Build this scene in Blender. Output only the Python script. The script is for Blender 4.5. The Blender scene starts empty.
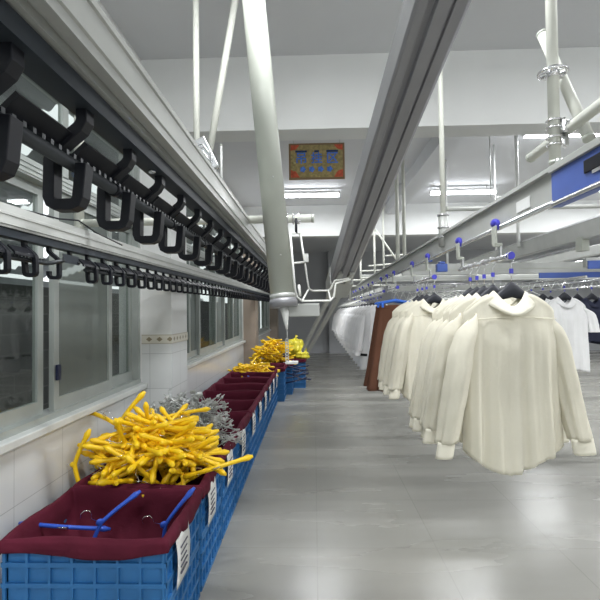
import bpy, bmesh, math, random
from mathutils import Vector, Matrix, Euler
random.seed(7)
S = bpy.context.scene
C = S.collection
PI = math.pi
F = 468.0
CAMZ = 1.6

# ------------------------------------------------------------------ materials
def mat(name, col, rough=.5, metal=0., bump=0., bscale=40., var=0., vscale=3., spec=.5, emit=None, estr=0., sss=0.):
    m = bpy.data.materials.new(name); m.use_nodes = True
    nt = m.node_tree; b = nt.nodes['Principled BSDF']
    b.inputs['Base Color'].default_value = (*col, 1)
    b.inputs['Roughness'].default_value = rough
    b.inputs['Metallic'].default_value = metal
    b.inputs['Specular IOR Level'].default_value = spec
    tc = nt.nodes.new('ShaderNodeTexCoord')
    if var:
        n = nt.nodes.new('ShaderNodeTexNoise'); n.inputs['Scale'].default_value = vscale; n.inputs['Detail'].default_value = 5
        nt.links.new(tc.outputs['Object'], n.inputs['Vector'])
        r = nt.nodes.new('ShaderNodeMapRange'); r.inputs[1].default_value = .3; r.inputs[2].default_value = .7
        r.inputs[3].default_value = 1 - var; r.inputs[4].default_value = 1 + var
        nt.links.new(n.outputs[0], r.inputs[0])
        mx = nt.nodes.new('ShaderNodeVectorMath'); mx.operation = 'SCALE'; mx.inputs[0].default_value = col
        nt.links.new(r.outputs[0], mx.inputs['Scale']); nt.links.new(mx.outputs[0], b.inputs['Base Color'])
    if bump:
        n = nt.nodes.new('ShaderNodeTexNoise'); n.inputs['Scale'].default_value = bscale; n.inputs['Detail'].default_value = 4
        nt.links.new(tc.outputs['Object'], n.inputs['Vector'])
        bp = nt.nodes.new('ShaderNodeBump'); bp.inputs['Strength'].default_value = bump; bp.inputs['Distance'].default_value = .01
        nt.links.new(n.outputs[0], bp.inputs['Height']); nt.links.new(bp.outputs[0], b.inputs['Normal'])
    if emit:
        b.inputs['Emission Color'].default_value = (*emit, 1); b.inputs['Emission Strength'].default_value = estr
    return m

def cloth(name, col, trans=.3, var=.04, bump=.25, bscale=25):
    m = mat(name, col, .85, bump=bump, bscale=bscale, var=var, vscale=6, spec=.2)
    nt = m.node_tree; b = nt.nodes['Principled BSDF']; out = nt.nodes['Material Output']
    t = nt.nodes.new('ShaderNodeBsdfTranslucent'); t.inputs[0].default_value = (*col, 1)
    mx = nt.nodes.new('ShaderNodeMixShader'); mx.inputs[0].default_value = trans
    nt.links.new(b.outputs[0], mx.inputs[1]); nt.links.new(t.outputs[0], mx.inputs[2]); nt.links.new(mx.outputs[0], out.inputs[0])
    return m

M = {}
M['plaster'] = mat('plaster', (.74, .75, .74), .8, bump=.05, var=.02)
M['ceiling'] = mat('ceiling_paint', (.66, .67, .69), .85, bump=.05, var=.03, vscale=1)
M['farwall'] = mat('grey_wall_paint', (.46, .47, .49), .7, var=.05, vscale=.7)
M['sill'] = mat('sill_stone', (.62, .64, .62), .35, var=.06, vscale=8)
M['tube'] = mat('painted_tube', (.42, .44, .39), .38, var=.04, vscale=5)
M['pipe'] = mat('cream_pipe', (.60, .61, .55), .4, var=.05, vscale=6)
M['alu'] = mat('aluminium_profile', (.43, .44, .42), .4, metal=.2, var=.05, vscale=9)
M['alud'] = mat('dark_aluminium', (.27, .27, .285), .42, metal=.35, var=.07, vscale=7)
M['silver'] = mat('silver_steel', (.66, .67, .68), .25, metal=.85, var=.04)
M['chrome'] = mat('chrome', (.8, .8, .82), .15, metal=1.)
M['black'] = mat('black_plastic', (.008, .009, .013), .45, var=.2, vscale=20, spec=.25)
M['blacktrack'] = mat('black_track', (.022, .028, .036), .5, var=.15, vscale=12, spec=.3)
M['rod'] = mat('dark_rod', (.03, .034, .038), .38, metal=.3, var=.15, vscale=15)
M['frame'] = mat('window_aluminium', (.40, .43, .41), .4, metal=.3, var=.06, vscale=6)
M['blue'] = mat('crate_blue', (.03, .17, .42), .5, var=.15, vscale=5)
M['bluerail'] = mat('rail_blue', (.05, .10, .36), .4, var=.1, vscale=8)
M['bluewheel'] = mat('wheel_blue', (.06, .06, .50), .35)
M['bluehanger'] = mat('hanger_blue', (.03, .10, .55), .4)
M['skyhanger'] = mat('hanger_bright_blue', (.04, .18, .75), .35)
M['navyplastic'] = mat('navy_plastic', (.012, .018, .06), .4)
M['maroon'] = cloth('maroon_liner', (.105, .012, .028), .08, var=.15, bump=.5, bscale=14)
M['yellow'] = mat('yellow_plastic', (.95, .62, .010), .42, var=.1, vscale=7, bump=.1, bscale=18)
M['lime'] = mat('lemon_plastic', (.85, .75, .06), .4, var=.12, vscale=12)
M['wire'] = mat('hanger_wire', (.55, .57, .55), .35, metal=.7, var=.1)
M['hangerblack'] = mat('hanger_black', (.012, .014, .022), .5)
M['shirt'] = cloth('cream_fabric', (.87, .84, .72), .3)
M['shirtc'] = cloth('cream_collar_fabric', (.88, .85, .73), .2)
M['white'] = cloth('white_fabric', (.92, .92, .92), .2)
M['navy'] = cloth('navy_fabric', (.025, .028, .05), .05)
M['brown'] = cloth('brown_fabric', (.15, .068, .042), .08, bump=.3)
M['blacktrim'] = cloth('black_trim', (.015, .015, .018), .02)
M['paper'] = mat('paper', (.78, .78, .76), .7)
M['ink'] = mat('ink', (.1, .1, .13), .7)
M['wood'] = mat('brown_cladding', (.34, .28, .23), .5, var=.12, vscale=2)
M['whiteplastic'] = mat('white_plastic', (.75, .76, .74), .4)
M['whitewire'] = mat('white_coated_wire', (.80, .81, .77), .35)
M['lamp'] = mat('lamp_tube', (1, 1, 1), .5, emit=(.93, .96, 1), estr=22)
M['lampbody'] = mat('lamp_body', (.8, .8, .8), .5)
M['corr'] = mat('corrugated_metal', (.42, .44, .45), .5, metal=.2)
M['gold'] = mat('banner_gold', (.50, .40, .18), .35, var=.3, vscale=22)
M['goldedge'] = mat('banner_frame', (.33, .22, .12), .5)
M['red'] = mat('banner_red', (.75, .14, .07), .4, var=.2, vscale=30)
M['signblue'] = mat('banner_blue', (.12, .30, .95), .4, var=.3, vscale=30)
M['signnavy'] = mat('banner_navy', (.03, .06, .18), .4)
M['goldfoil'] = mat('banner_foil', (.85, .75, .35), .25, metal=.5)

def tile_mat():
    m = mat('white_tile', (.8, .8, .8), .18); nt = m.node_tree; b = nt.nodes['Principled BSDF']
    tc = nt.nodes.new('ShaderNodeTexCoord'); sp = nt.nodes.new('ShaderNodeSeparateXYZ'); cb = nt.nodes.new('ShaderNodeCombineXYZ')
    ad = nt.nodes.new('ShaderNodeMath'); ad.operation = 'ADD'
    nt.links.new(tc.outputs['Object'], sp.inputs[0])
    nt.links.new(sp.outputs[0], ad.inputs[0]); nt.links.new(sp.outputs[1], ad.inputs[1])
    nt.links.new(ad.outputs[0], cb.inputs[0]); nt.links.new(sp.outputs[2], cb.inputs[1])
    mp = nt.nodes.new('ShaderNodeMapping'); mp.inputs['Location'].default_value = (.1, -.045, 0)
    nt.links.new(cb.outputs[0], mp.inputs[0])
    br = nt.nodes.new('ShaderNodeTexBrick'); br.offset = 0; br.inputs['Scale'].default_value = 1
    br.inputs['Brick Width'].default_value = .45; br.inputs['Row Height'].default_value = .30
    br.inputs['Mortar Size'].default_value = .0022; br.inputs['Color1'].default_value = (.72, .74, .74, 1)
    br.inputs['Color2'].default_value = (.70, .72, .72, 1); br.inputs['Mortar'].default_value = (.46, .48, .48, 1)
    nt.links.new(mp.outputs[0], br.inputs[0]); nt.links.new(br.outputs[0], b.inputs['Base Color'])
    return m
M['tile'] = tile_mat()

def floor_mat():
    m = mat('grey_polished_floor', (.4, .4, .38), .22, spec=.5); nt = m.node_tree; b = nt.nodes['Principled BSDF']
    tc = nt.nodes.new('ShaderNodeTexCoord')
    br = nt.nodes.new('ShaderNodeTexBrick'); br.offset = 0; br.inputs['Scale'].default_value = 1
    br.inputs['Brick Width'].default_value = .8; br.inputs['Row Height'].default_value = .8
    br.inputs['Mortar Size'].default_value = .004; br.inputs['Color1'].default_value = (.31, .305, .275, 1)
    br.inputs['Color2'].default_value = (.325, .32, .29, 1); br.inputs['Mortar'].default_value = (.27, .265, .24, 1)
    nt.links.new(tc.outputs['Object'], br.inputs[0])
    mp = nt.nodes.new('ShaderNodeMapping'); mp.inputs['Scale'].default_value = (.35, 1.6, 1)
    nt.links.new(tc.outputs['Object'], mp.inputs[0])
    n = nt.nodes.new('ShaderNodeTexNoise'); n.inputs['Scale'].default_value = 1.6; n.inputs['Detail'].default_value = 6
    nt.links.new(mp.outputs[0], n.inputs['Vector'])
    r = nt.nodes.new('ShaderNodeMapRange'); r.inputs[1].default_value = .3; r.inputs[2].default_value = .7; r.inputs[3].default_value = .93; r.inputs[4].default_value = 1.06
    nt.links.new(n.outputs[0], r.inputs[0])
    mx = nt.nodes.new('ShaderNodeVectorMath'); mx.operation = 'SCALE'
    nt.links.new(br.outputs[0], mx.inputs[0]); nt.links.new(r.outputs[0], mx.inputs['Scale']); nt.links.new(mx.outputs[0], b.inputs['Base Color'])
    r2 = nt.nodes.new('ShaderNodeMapRange'); r2.inputs[1].default_value = .3; r2.inputs[2].default_value = .7; r2.inputs[3].default_value = .22; r2.inputs[4].default_value = .30
    nt.links.new(n.outputs[0], r2.inputs[0]); nt.links.new(r2.outputs[0], b.inputs['Roughness'])
    return m
M['floor'] = floor_mat()

def band_mat():
    m = mat('decor_band', (.7, .68, .6), .3); nt = m.node_tree; b = nt.nodes['Principled BSDF']
    tc = nt.nodes.new('ShaderNodeTexCoord'); sp = nt.nodes.new('ShaderNodeSeparateXYZ'); nt.links.new(tc.outputs['Object'], sp.inputs[0])
    def mth(op, a, bb=None):
        n = nt.nodes.new('ShaderNodeMath'); n.operation = op
        for i, v in enumerate((a, bb)):
            if v is None: continue
            if isinstance(v, (int, float)): n.inputs[i].default_value = v
            else: nt.links.new(v, n.inputs[i])
        return n.outputs[0]
    s = mth('ADD', sp.outputs[0], sp.outputs[1])
    f = mth('ABSOLUTE', mth('SUBTRACT', mth('FRACT', mth('MULTIPLY', s, 11.)), .5))
    z = mth('ABSOLUTE', mth('MULTIPLY', sp.outputs[2], 14.))
    d = mth('LESS_THAN', mth('ADD', f, z), .30)
    e = mth('GREATER_THAN', mth('ABSOLUTE', sp.outputs[2]), .033)
    mx = nt.nodes.new('ShaderNodeMix'); mx.data_type = 'RGBA'
    mx.inputs[6].default_value = (.66, .64, .56, 1); mx.inputs[7].default_value = (.27, .23, .15, 1)
    nt.links.new(mth('MAXIMUM', d, mth('MULTIPLY', e, .6)), mx.inputs[0]); nt.links.new(mx.outputs[2], b.inputs['Base Color'])
    return m
M['band'] = band_mat()

def brick_mat():
    m = mat('outside_brick', (.2, .2, .2), .9); nt = m.node_tree; b = nt.nodes['Principled BSDF']
    tc = nt.nodes.new('ShaderNodeTexCoord'); sp = nt.nodes.new('ShaderNodeSeparateXYZ'); cb = nt.nodes.new('ShaderNodeCombineXYZ')
    nt.links.new(tc.outputs['Object'], sp.inputs[0]); nt.links.new(sp.outputs[1], cb.inputs[0]); nt.links.new(sp.outputs[2], cb.inputs[1])
    br = nt.nodes.new('ShaderNodeTexBrick'); br.inputs['Scale'].default_value = 1
    br.inputs['Brick Width'].default_value = .4; br.inputs['Row Height'].default_value = .2; br.inputs['Mortar Size'].default_value = .008
    br.inputs['Color1'].default_value = (.085, .088, .085, 1); br.inputs['Color2'].default_value = (.11, .11, .105, 1); br.inputs['Mortar'].default_value = (.15, .15, .145, 1)
    nt.links.new(cb.outputs[0], br.inputs[0]); nt.links.new(br.outputs[0], b.inputs['Base Color'])
    return m
M['brick'] = brick_mat()

def glass_mat(name, tint, gloss, diff=0.):
    m = bpy.data.materials.new(name); m.use_nodes = True; nt = m.node_tree; nt.nodes.remove(nt.nodes['Principled BSDF'])
    out = nt.nodes['Material Output']
    t = nt.nodes.new('ShaderNodeBsdfTransparent'); t.inputs[0].default_value = (*tint, 1)
    g = nt.nodes.new('ShaderNodeBsdfGlossy'); g.inputs['Roughness'].default_value = .03
    mx = nt.nodes.new('ShaderNodeMixShader'); mx.inputs[0].default_value = gloss
    nt.links.new(t.outputs[0], mx.inputs[1]); nt.links.new(g.outputs[0], mx.inputs[2])
    last = mx
    if diff:
        d = nt.nodes.new('ShaderNodeBsdfDiffuse'); d.inputs[0].default_value = (.30, .33, .31, 1)
        m2 = nt.nodes.new('ShaderNodeMixShader'); m2.inputs[0].default_value = diff
        nt.links.new(mx.outputs[0], m2.inputs[1]); nt.links.new(d.outputs[0], m2.inputs[2]); last = m2
    nt.links.new(last.outputs[0], out.inputs[0])
    return m
M['glass'] = glass_mat('window_glass', (.80, .83, .81), .08)
M['screen'] = glass_mat('insect_screen', (.75, .78, .76), .03, .45)

# ------------------------------------------------------------------ mesh builder
class MB:
    def __init__(s): s.v = []; s.f = []; s.sm = []
    def add(s, vs, fs, smooth=False):
        o = len(s.v); s.v += [tuple(v) for v in vs]
        for f in fs: s.f.append([i + o for i in f]); s.sm.append(smooth)
        return s
    def box(s, x0, x1, y0, y1, z0, z1, mtx=None):
        vs = [Vector((x, y, z)) for z in (z0, z1) for y in (y0, y1) for x in (x0, x1)]
        if mtx: vs = [mtx @ v for v in vs]
        return s.add(vs, [(0, 2, 3, 1), (4, 5, 7, 6), (0, 1, 5, 4), (2, 6, 7, 3), (0, 4, 6, 2), (1, 3, 7, 5)])
    def tube(s, pts, r, seg=10, sx=1., closed=False, cap=True):
        pts = [Vector(p) for p in pts]; n = len(pts)
        rs = r if isinstance(r, (list, tuple)) else [r] * n
        rings = []; up = None
        for i, p in enumerate(pts):
            a = pts[i - 1] if (i > 0 or closed) else p
            b = pts[(i + 1) % n] if (i < n - 1 or closed) else p
            t = (b - a).normalized()
            if up is None:
                up = Vector((0, 0, 1)) if abs(t.z) < .9 else Vector((0, 1, 0))
            u = up - t * up.dot(t)
            if u.length < 1e-5: u = Vector((1, 0, 0)) - t * t.x
            u.normalize(); up = u
            w = t.cross(u)
            rings.append([p + (u * math.cos(2 * PI * k / seg) * sx + w * math.sin(2 * PI * k / seg)) * rs[i] for k in range(seg)])
        vs = [v for rg in rings for v in rg]; fs = []
        m = n if closed else n - 1
        for i in range(m):
            for k in range(seg):
                a = i * seg + k; b = i * seg + (k + 1) % seg; c = ((i + 1) % n) * seg + (k + 1) % seg; d = ((i + 1) % n) * seg + k
                fs.append((a, b, c, d))
        s.add(vs, fs, True)
        if cap and not closed:
            o = len(s.v) - len(vs)
            s.f.append([o + k for k in range(seg)][::-1]); s.sm.append(False)
            s.f.append([o + (n - 1) * seg + k for k in range(seg)]); s.sm.append(False)
        return s
    def ribbon(s, pl, w, y0, y1):          # polyline in XZ thickened by w, extruded along Y
        n = len(pl); L = []; R = []
        for i in range(n):
            a = Vector(pl[max(i - 1, 0)]); b = Vector(pl[min(i + 1, n - 1)]); t = (b - a).normalized(); nn = Vector((-t.y, t.x)) * w / 2
            p = Vector(pl[i]); L.append(p + nn); R.append(p - nn)
        vs = []
        for y in (y0, y1):
            for q in L + R: vs.append((q.x, y, q.y))
        N = 2 * n; fs = []
        for i in range(n - 1):
            fs += [(i, i + 1, n + i + 1, n + i), (N + i, N + n + i, N + n + i + 1, N + i + 1), (i, N + i, N + i + 1, i + 1), (n + i, n + i + 1, N + n + i + 1, N + n + i)]
        fs += [(0, n, N + n, N), (n - 1, N + n - 1, N + 2 * n - 1, 2 * n - 1)]
        return s.add(vs, fs)
    def sweep(s, prof, p0, p1):            # closed 2D profile (right, up) swept between two points
        p0 = Vector(p0); p1 = Vector(p1); t = (p1 - p0).normalized(); r = t.cross(Vector((0, 0, 1))).normalized(); u = r.cross(t)
        n = len(prof); vs = [p + r * a + u * b for p in (p0, p1) for a, b in prof]
        fs = [(i, (i + 1) % n, n + (i + 1) % n, n + i) for i in range(n)] + [tuple(range(n))[::-1], tuple(range(n, 2 * n))]
        return s.add(vs, fs)
    def grid(s, fn, nu, nv, wrap=False):
        vs = [fn(i / (nu if wrap else nu - 1), j / (nv - 1)) for j in range(nv) for i in range(nu)]
        fs = []
        for j in range(nv - 1):
            for i in range(nu if wrap else nu - 1):
                fs.append((j * nu + i, j * nu + (i + 1) % nu, (j + 1) * nu + (i + 1) % nu, (j + 1) * nu + i))
        return s.add(vs, fs, True)
    def ell(s, c, r, nu=12, nv=8):
        c = Vector(c)
        return s.grid(lambda u, v: (c.x + r[0] * math.cos(2 * PI * u) * math.sin(PI * (v * .98 + .01)), c.y + r[1] * math.sin(2 * PI * u) * math.sin(PI * (v * .98 + .01)), c.z + r[2] * math.cos(PI * v)), nu, nv, True)
    def build(s, name, m, parent=None, loc=None, bevel=0, solid=0):
        me = bpy.data.meshes.new(name); me.from_pydata(s.v, [], s.f); me.materials.append(m)
        bm = bmesh.new(); bm.from_mesh(me); bmesh.ops.recalc_face_normals(bm, faces=bm.faces); bm.to_mesh(me); bm.free()
        for p, q in zip(me.polygons, s.sm): p.use_smooth = q
        o = bpy.data.objects.new(name, me); C.objects.link(o)
        if parent: o.parent = parent
        if loc: o.location = loc
        if bevel:
            b = o.modifiers.new('bevel', 'BEVEL'); b.width = bevel; b.segments = 2; b.limit_method = 'ANGLE'; b.angle_limit = .7
        if solid:
            b = o.modifiers.new('solid', 'SOLIDIFY'); b.thickness = solid; b.offset = 0
        return o

def tag(o, label, cat, group=None, kind=None):
    o['label'] = label; o['category'] = cat
    if group: o['group'] = group
    if kind: o['kind'] = kind
    return o
def thing(name, label, cat, loc=(0, 0, 0), rz=0, group=None):
    o = bpy.data.objects.new(name, None); C.objects.link(o); o.location = loc; o.rotation_euler = (0, 0, rz); o.empty_display_size = .05
    return tag(o, label, cat, group)
def struct(o): o['kind'] = 'structure'; return o
KIDS = {}
def kids(o): return [c for c in o.children]
def copy_tree(o, parent=None):
    c = o.copy(); C.objects.link(c)
    if parent: c.parent = parent
    for ch in list(o.children): copy_tree(ch, c)
    return c
def dup(o, loc, rot=(0, 0, 0), label=None, group=None, scale=None):
    c = copy_tree(o); c.location = loc; c.rotation_euler = rot
    if label: c['label'] = label
    if group: c['group'] = group
    if scale: c.scale = scale
    return c
def at(px, py, Y): return Vector(((px - 314) / F * Y, Y, CAMZ + (311 - py) / F * Y))

# ------------------------------------------------------------------ camera
cam = bpy.data.cameras.new('camera'); co = bpy.data.objects.new('camera', cam); C.objects.link(co)
cam.sensor_width = 36; cam.lens = 36 * F / 600; cam.clip_start = .02; cam.clip_end = 200
Rm = Matrix.Rotation(math.atan(14 / F), 4, 'Z') @ Matrix.Rotation(PI / 2 + math.atan(11 / F), 4, 'X') @ Matrix.Rotation(-.012, 4, 'Z')
co.matrix_world = Matrix.Translation((0, 0, CAMZ)) @ Rm
S.camera = co

# ------------------------------------------------------------------ room
X0, X1, YB, YF, ZC, ZB = -1.5, 11., -4., 17.8, 3.83, 3.18
WINS = [(-1.6, 4.03), (4.53, 9.86), (10.36, 15.7)]
SILL = .95; WTOP = 3.0
struct(MB().box(X0 - .3, X1, YB, YF, -.1, 0).build('floor', M['floor']))
struct(MB().box(X0 - .3, X1, YB, YF, ZC, ZC + .15).build('ceiling', M['ceiling']))
w = MB()
w.box(X0 - .2, X0, YB, YF, WTOP, ZC)
w.box(X0 - .2, X0, YB, WINS[0][0], .0, WTOP); w.box(X0 - .2, X0, 4.03, 4.53, .96, WTOP); w.box(X0 - .2, X0, 9.86, 10.36, .96, WTOP); w.box(X0 - .2, X0, 15.7, YF, .96, WTOP)
wl = struct(w.build('wall_left', M['plaster']))
t = MB().box(X0 - .2, X0, WINS[0][0], YF, 0, SILL).build('tiling', M['tile'], wl)
struct(MB().box(X0 - .2, X1, YF, YF + .2, 0, ZC).box(.55, 1.1, YF - .25, YF, 0, ZC).build('wall_far', M['farwall']))
struct(MB().box(X0 - .2, X1, YB - .2, YB, 0, ZC).build('wall_back', M['plaster']))
struct(MB().box(X1, X1 + .2, YB, YF, 0, ZC).build('wall_right', M['plaster']))
for i, y in enumerate((4.03, 9.86)):
    struct(MB().box(X0, X1, y, y + .27, ZB, ZC).build('trim_%d' % (i + 1), M['plaster']))
# long ceiling beams running to the far end
for i, x in enumerate((1.55, 6.4)):
    struct(MB().box(x, x + .25, 4.3, 9.86, 3.62, ZC).build('trim_%d' % (i + 3), M['ceiling']))
# wall columns
c1 = struct(MB().box(X0, -1.24, 4.03, 4.53, 0, 1.33).build('trim_5', M['tile']))
MB().box(X0, -1.24, 4.035, 4.525, 1.41, ZC).build('plaster_face', M['plaster'], c1)
b = MB().box(X0, -1.235, 4.025, 4.535, -.04, .04).build('patterned_tile_band', M['band'], c1); b.location = (0, 0, 1.37)
for i, y in enumerate((9.86, 15.7)):
    struct(MB().box(X0, -1.24, y, y + .5, 0, ZB if i == 0 else ZC).build('trim_%d' % (6 + i), M['wood']))
# sills
for i, (a, bb) in enumerate(WINS):
    struct(MB().box(X0 - .18, X0 + .05, a, bb, SILL, SILL + .045).build('trim_%d' % (8 + i), M['sill'], bevel=.006))

def window(n, a, bb, sashes):
    W = bpy.data.objects.new('window_%d' % n, None); C.objects.link(W); W['kind'] = 'structure'; W.location = (X0, (a + bb) / 2, SILL + .045)
    cy = (a + bb) / 2; zo = SILL + .045
    def B(m, x0, x1, y0, y1, z0, z1): m.box(x0 - X0, x1 - X0, y0 - cy, y1 - cy, z0 - zo, z1 - zo)
    f = MB(); x0, x1 = X0 - .12, X0 - .01; zb = SILL + .045
    B(f, x0, x1, a, bb, zb, zb + .035); B(f, x0, x1, a, bb, WTOP - .05, WTOP); B(f, x0, x1 - .003, a, a + .045, zb, WTOP); B(f, x0, x1 - .003, bb - .045, bb, zb, WTOP)
    B(f, x0, x1 + .01, a, bb, 2.335, 2.42)
    for k in range(3): B(f, x1 + .01, x1 + .016, a, bb, 2.345 + k * .026, 2.357 + k * .026)
    for (q0, q1, xo, scr), (r0, r1, _, _) in zip(sashes, sashes[1:]): B(f, X0 - .13, X0 - .095, r0 - .03, q1 + .03, zb, 2.34)
    f.build('window_frame', M['frame'], W)
    for (y0, y1, xo, scr) in sashes:
        s = MB(); xa = X0 - .03 - xo; xb = xa - .03; t = .055
        B(s, xb, xa, y0, y1, zb, zb + .11); B(s, xb, xa, y0, y1, 2.28, 2.335); B(s, xb, xa, y0, y0 + t, zb + .11, 2.28); B(s, xb, xa, y1 - t, y1, zb + .11, 2.28)
        so = s.build('sash', M['frame'], W)
        p = MB(); B(p, (xa + xb) / 2 - .002, (xa + xb) / 2 + .002, y0 + t, y1 - t, zb + .11, 2.28)
        p.build('insect_screen' if scr else 'pane', M['screen' if scr else 'glass'], so)
    # upper lights
    yy = a + .045; k = max(2, int((bb - a) / 1.0)); st = (bb - a - .09) / k
    for i in range(k):
        s = MB(); y0 = yy + i * st; y1 = y0 + st; xa = X0 - .05; xb = X0 - .08
        B(s, xb, xa, y0, y0 + .035, 2.42, 2.95); B(s, xb, xa, y1 - .035, y1, 2.42, 2.95); B(s, xb, xa, y0, y1, 2.42, 2.455); B(s, xb, xa, y0, y1, 2.915, 2.95)
        so = s.build('upper_sash', M['frame'], W)
        p = MB(); B(p, X0 - .067, X0 - .063, y0 + .035, y1 - .035, 2.455, 2.915); p.build('pane', M['glass'], so)
    return W
W1 = window(1, *WINS[0], [(-1.55, -.6, .0, 0), (-.62, .5, .035, 0), (.48, 1.5, .0, 0), (1.48, 2.66, .035, 0), (2.70, 3.49, -.005, 1), (3.44, 3.99, .035, 0)])
lt = MB().box(.0, .014, -.018, .018, -.045, .045).build('latch', M['navyplastic'], W1); lt.location = (-.022, 2.73 - (WINS[0][0] + WINS[0][1]) / 2, .26)
window(2, *WINS[1], [(4.57, 5.75, .0, 0), (5.70, 6.25, .035, 1), (6.2, 7.3, .0, 0), (7.25, 8.0, .035, 1), (7.95, 8.85, 0, 0), (8.8, 9.82, .035, 0)])
window(3, *WINS[2], [(10.4, 11.9, 0, 0), (11.85, 13.2, .035, 1), (13.15, 14.5, 0, 0), (14.45, 15.66, .035, 0)])

# outside the windows
tag(MB().box(-3.2, -3.0, -6, 26, -.4, 1.90).build('brick_wall', M['brick']), 'dark grey block wall standing outside the windows', 'wall', kind=None)
tag(MB().box(-9, -1.72, -6, 26, -.55, -.4).build('yard', M['corr']), 'grey paved yard outside between window wall and block wall', 'ground')
rf = thing('shed_roof', 'grey corrugated shed roof with bright gaps seen through the window tops', 'roof', (-2.6, 6, 2.2))
for k in range(13):
    y = -8 + k * 1.5
    def corr(u, v, y=y): return Vector((.8 - 2.9 * u, y + v * 1.0, 1.05 - 1.0 * u + .02 * math.sin(u * 150)))
    MB().grid(corr, 160, 2).build('roof_sheet', M['corr'], rf, solid=.006)
for x in (.6, -.6, -1.8): MB().box(x, x + .1, -8, 12, .66 + (x - .6) * .345 , .75 + (x - .6) * .345).build('purlin', M['corr'], rf)
for y in (-7.5, -2, 3.5, 9, 12): MB().box(-1.8, -1.7, y, y + .1, -2.6, -.12).build('post', M['corr'], rf)

# ------------------------------------------------------------------ lights
def tube_light(x, y, label, z=3.70, L=1.2):
    t = thing('tube_light', label, 'light', (x, y, z))
    MB().box(-L / 2, L / 2, -.03, .03, .035, .08).box(-L / 2, -L / 2 + .02, -.02, .02, -.015, .04).box(L / 2 - .02, L / 2, -.02, .02, -.015, .04).build('housing', M['lampbody'], t)
    for s in (-1, 1): MB().tube([(s * L * .35, 0, .08), (s * L * .35, 0, 3.83 - z)], .006, 6).build('suspension_rod', M['lampbody'], t)
    MB().tube([(-L / 2 + .02, 0, 0), (L / 2 - .02, 0, 0)], .026, 12).build('lamp_tube', M['lamp'], t)
    ld = bpy.data.lights.new('tube_glow', 'AREA'); ld.shape = 'RECTANGLE'; ld.size = L; ld.size_y = .06; ld.energy = 60; ld.color = (.97, .985, 1)
    lo = bpy.data.objects.new('tube_glow', ld); C.objects.link(lo); lo.parent = t; lo.location = (0, 0, -.03)
    return t
tube_light(-.1, 8.5, 'glowing tube light hung under the blue and gold banner')
tube_light(2.72, 8.5, 'glowing tube light beyond the slanting rail, above the conveyor')
tube_light(3.22, 5.85, 'nearest glowing tube light, behind the clamped pipes at upper right', z=3.74)
for i, (x, y, z) in enumerate([(-.1, 1.8, 3.7), (2.9, 1.8, 3.7), (5.8, 1.8, 3.7), (-.1, -1.6, 3.7), (2.9, -1.6, 3.7), (5.8, -1.6, 3.7), (5.6, 8.5, 3.7), (8.4, 8.5, 3.7), (6.3, 5.85, 3.7), (5.9, 12.4, 3.74), (8.9, 12.4, 3.74)]):
    tube_light(x, y, ['tube light on the ceiling left of and above the camera', 'tube light on the ceiling right of the camera', 'tube light on the ceiling far right of the camera',
                      'tube light on the ceiling behind the camera, left', 'tube light behind the camera, middle of its row', 'tube light behind the camera, rightmost of its row',
                      'tube light right of the picture in the far row', 'tube light farthest right in the far row', 'tube light right of the picture in the middle row', 'tube light over the middle of the far bay, hidden by the beam', 'tube light added at far right to brighten the far wall, hidden by the beam'][i], z)  # last lamp in the list is an unseen addition to brighten the far wall

wd = bpy.data.worlds.new('world'); S.world = wd; wd.use_nodes = True
bg = wd.node_tree.nodes['Background']; bg.inputs[0].default_value = (.93, .97, 1, 1); bg.inputs[1].default_value = 1.4

# ------------------------------------------------------------------ banner
bn = thing('banner', 'gold framed banner with blue lettering and red corners hung below the ceiling', 'sign', (.058, 6.0, 3.53))
MB().box(-.36, .36, 0, .02, -.235, .235).build('frame', M['goldedge'], bn, bevel=.004)
MB().box(-.335, .335, -.004, .0, -.21, .21).build('sheet', M['gold'], bn)
for sx, sz in ((-1, -1), (1, -1), (-1, 1), (1, 1)):
    m = MB(); h = .1 if sz < 0 else .07; y = -.008
    vs = [(sx * .335, y, sz * .21), (sx * .22, y, sz * .21), (sx * .27, y, sz * (.21 - h * .8)), (sx * .335, y, sz * (.21 - h))]
    m.add(vs + [(a, y + .003, c) for a, _, c in vs], [(0, 1, 2, 3), (4, 7, 6, 5), (0, 4, 5, 1), (1, 5, 6, 2), (2, 6, 7, 3), (3, 7, 4, 0)]); m.build('red_corner', M['red'], bn)
for x, wdt in ((-.2, .15), (0, .06), (.2, .15)): MB().box(x - wdt / 2, x + wdt / 2, -.009, -.005, .115, .14).build('dark_stroke', M['signnavy'], bn)
for ch, x, sc in (('吊', -.2, .16), ('挂', -.0, .15), ('区', .2, .16)):
    cu = bpy.data.curves.new('lettering', 'FONT'); cu.body = ch; cu.size = sc; cu.align_x = 'CENTER'; cu.align_y = 'CENTER'; cu.extrude = .002; cu.offset = .003
    cu.materials.append(M['signblue']); tmp = bpy.data.objects.new('lettering_curve', cu); C.objects.link(tmp); bpy.context.view_layer.update(); me = bpy.data.meshes.new_from_object(tmp.evaluated_get(bpy.context.evaluated_depsgraph_get())); bpy.data.objects.remove(tmp); o = bpy.data.objects.new('lettering', me); C.objects.link(o); o.parent = bn; o.location = (x, -.008, .03); o.rotation_euler = (PI / 2, 0, 0)
for k in range(4):
    x = -.18 + k * .115
    m = MB(); n = 20
    vs = [(x + math.cos(a) * (.036 + .006 * math.cos(5 * a)), -.008, -.105 + math.sin(a) * (.036 + .006 * math.cos(5 * a))) for a in [2 * PI * i / n for i in range(n)]]
    m.add(vs + [(a, -.005, c) for a, _, c in vs], [tuple(range(n)), tuple(range(n, 2 * n))[::-1]] + [(i, (i + 1) % n, n + (i + 1) % n, n + i) for i in range(n)])
    m.build('blue_blossom', M['signblue'], bn)
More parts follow.
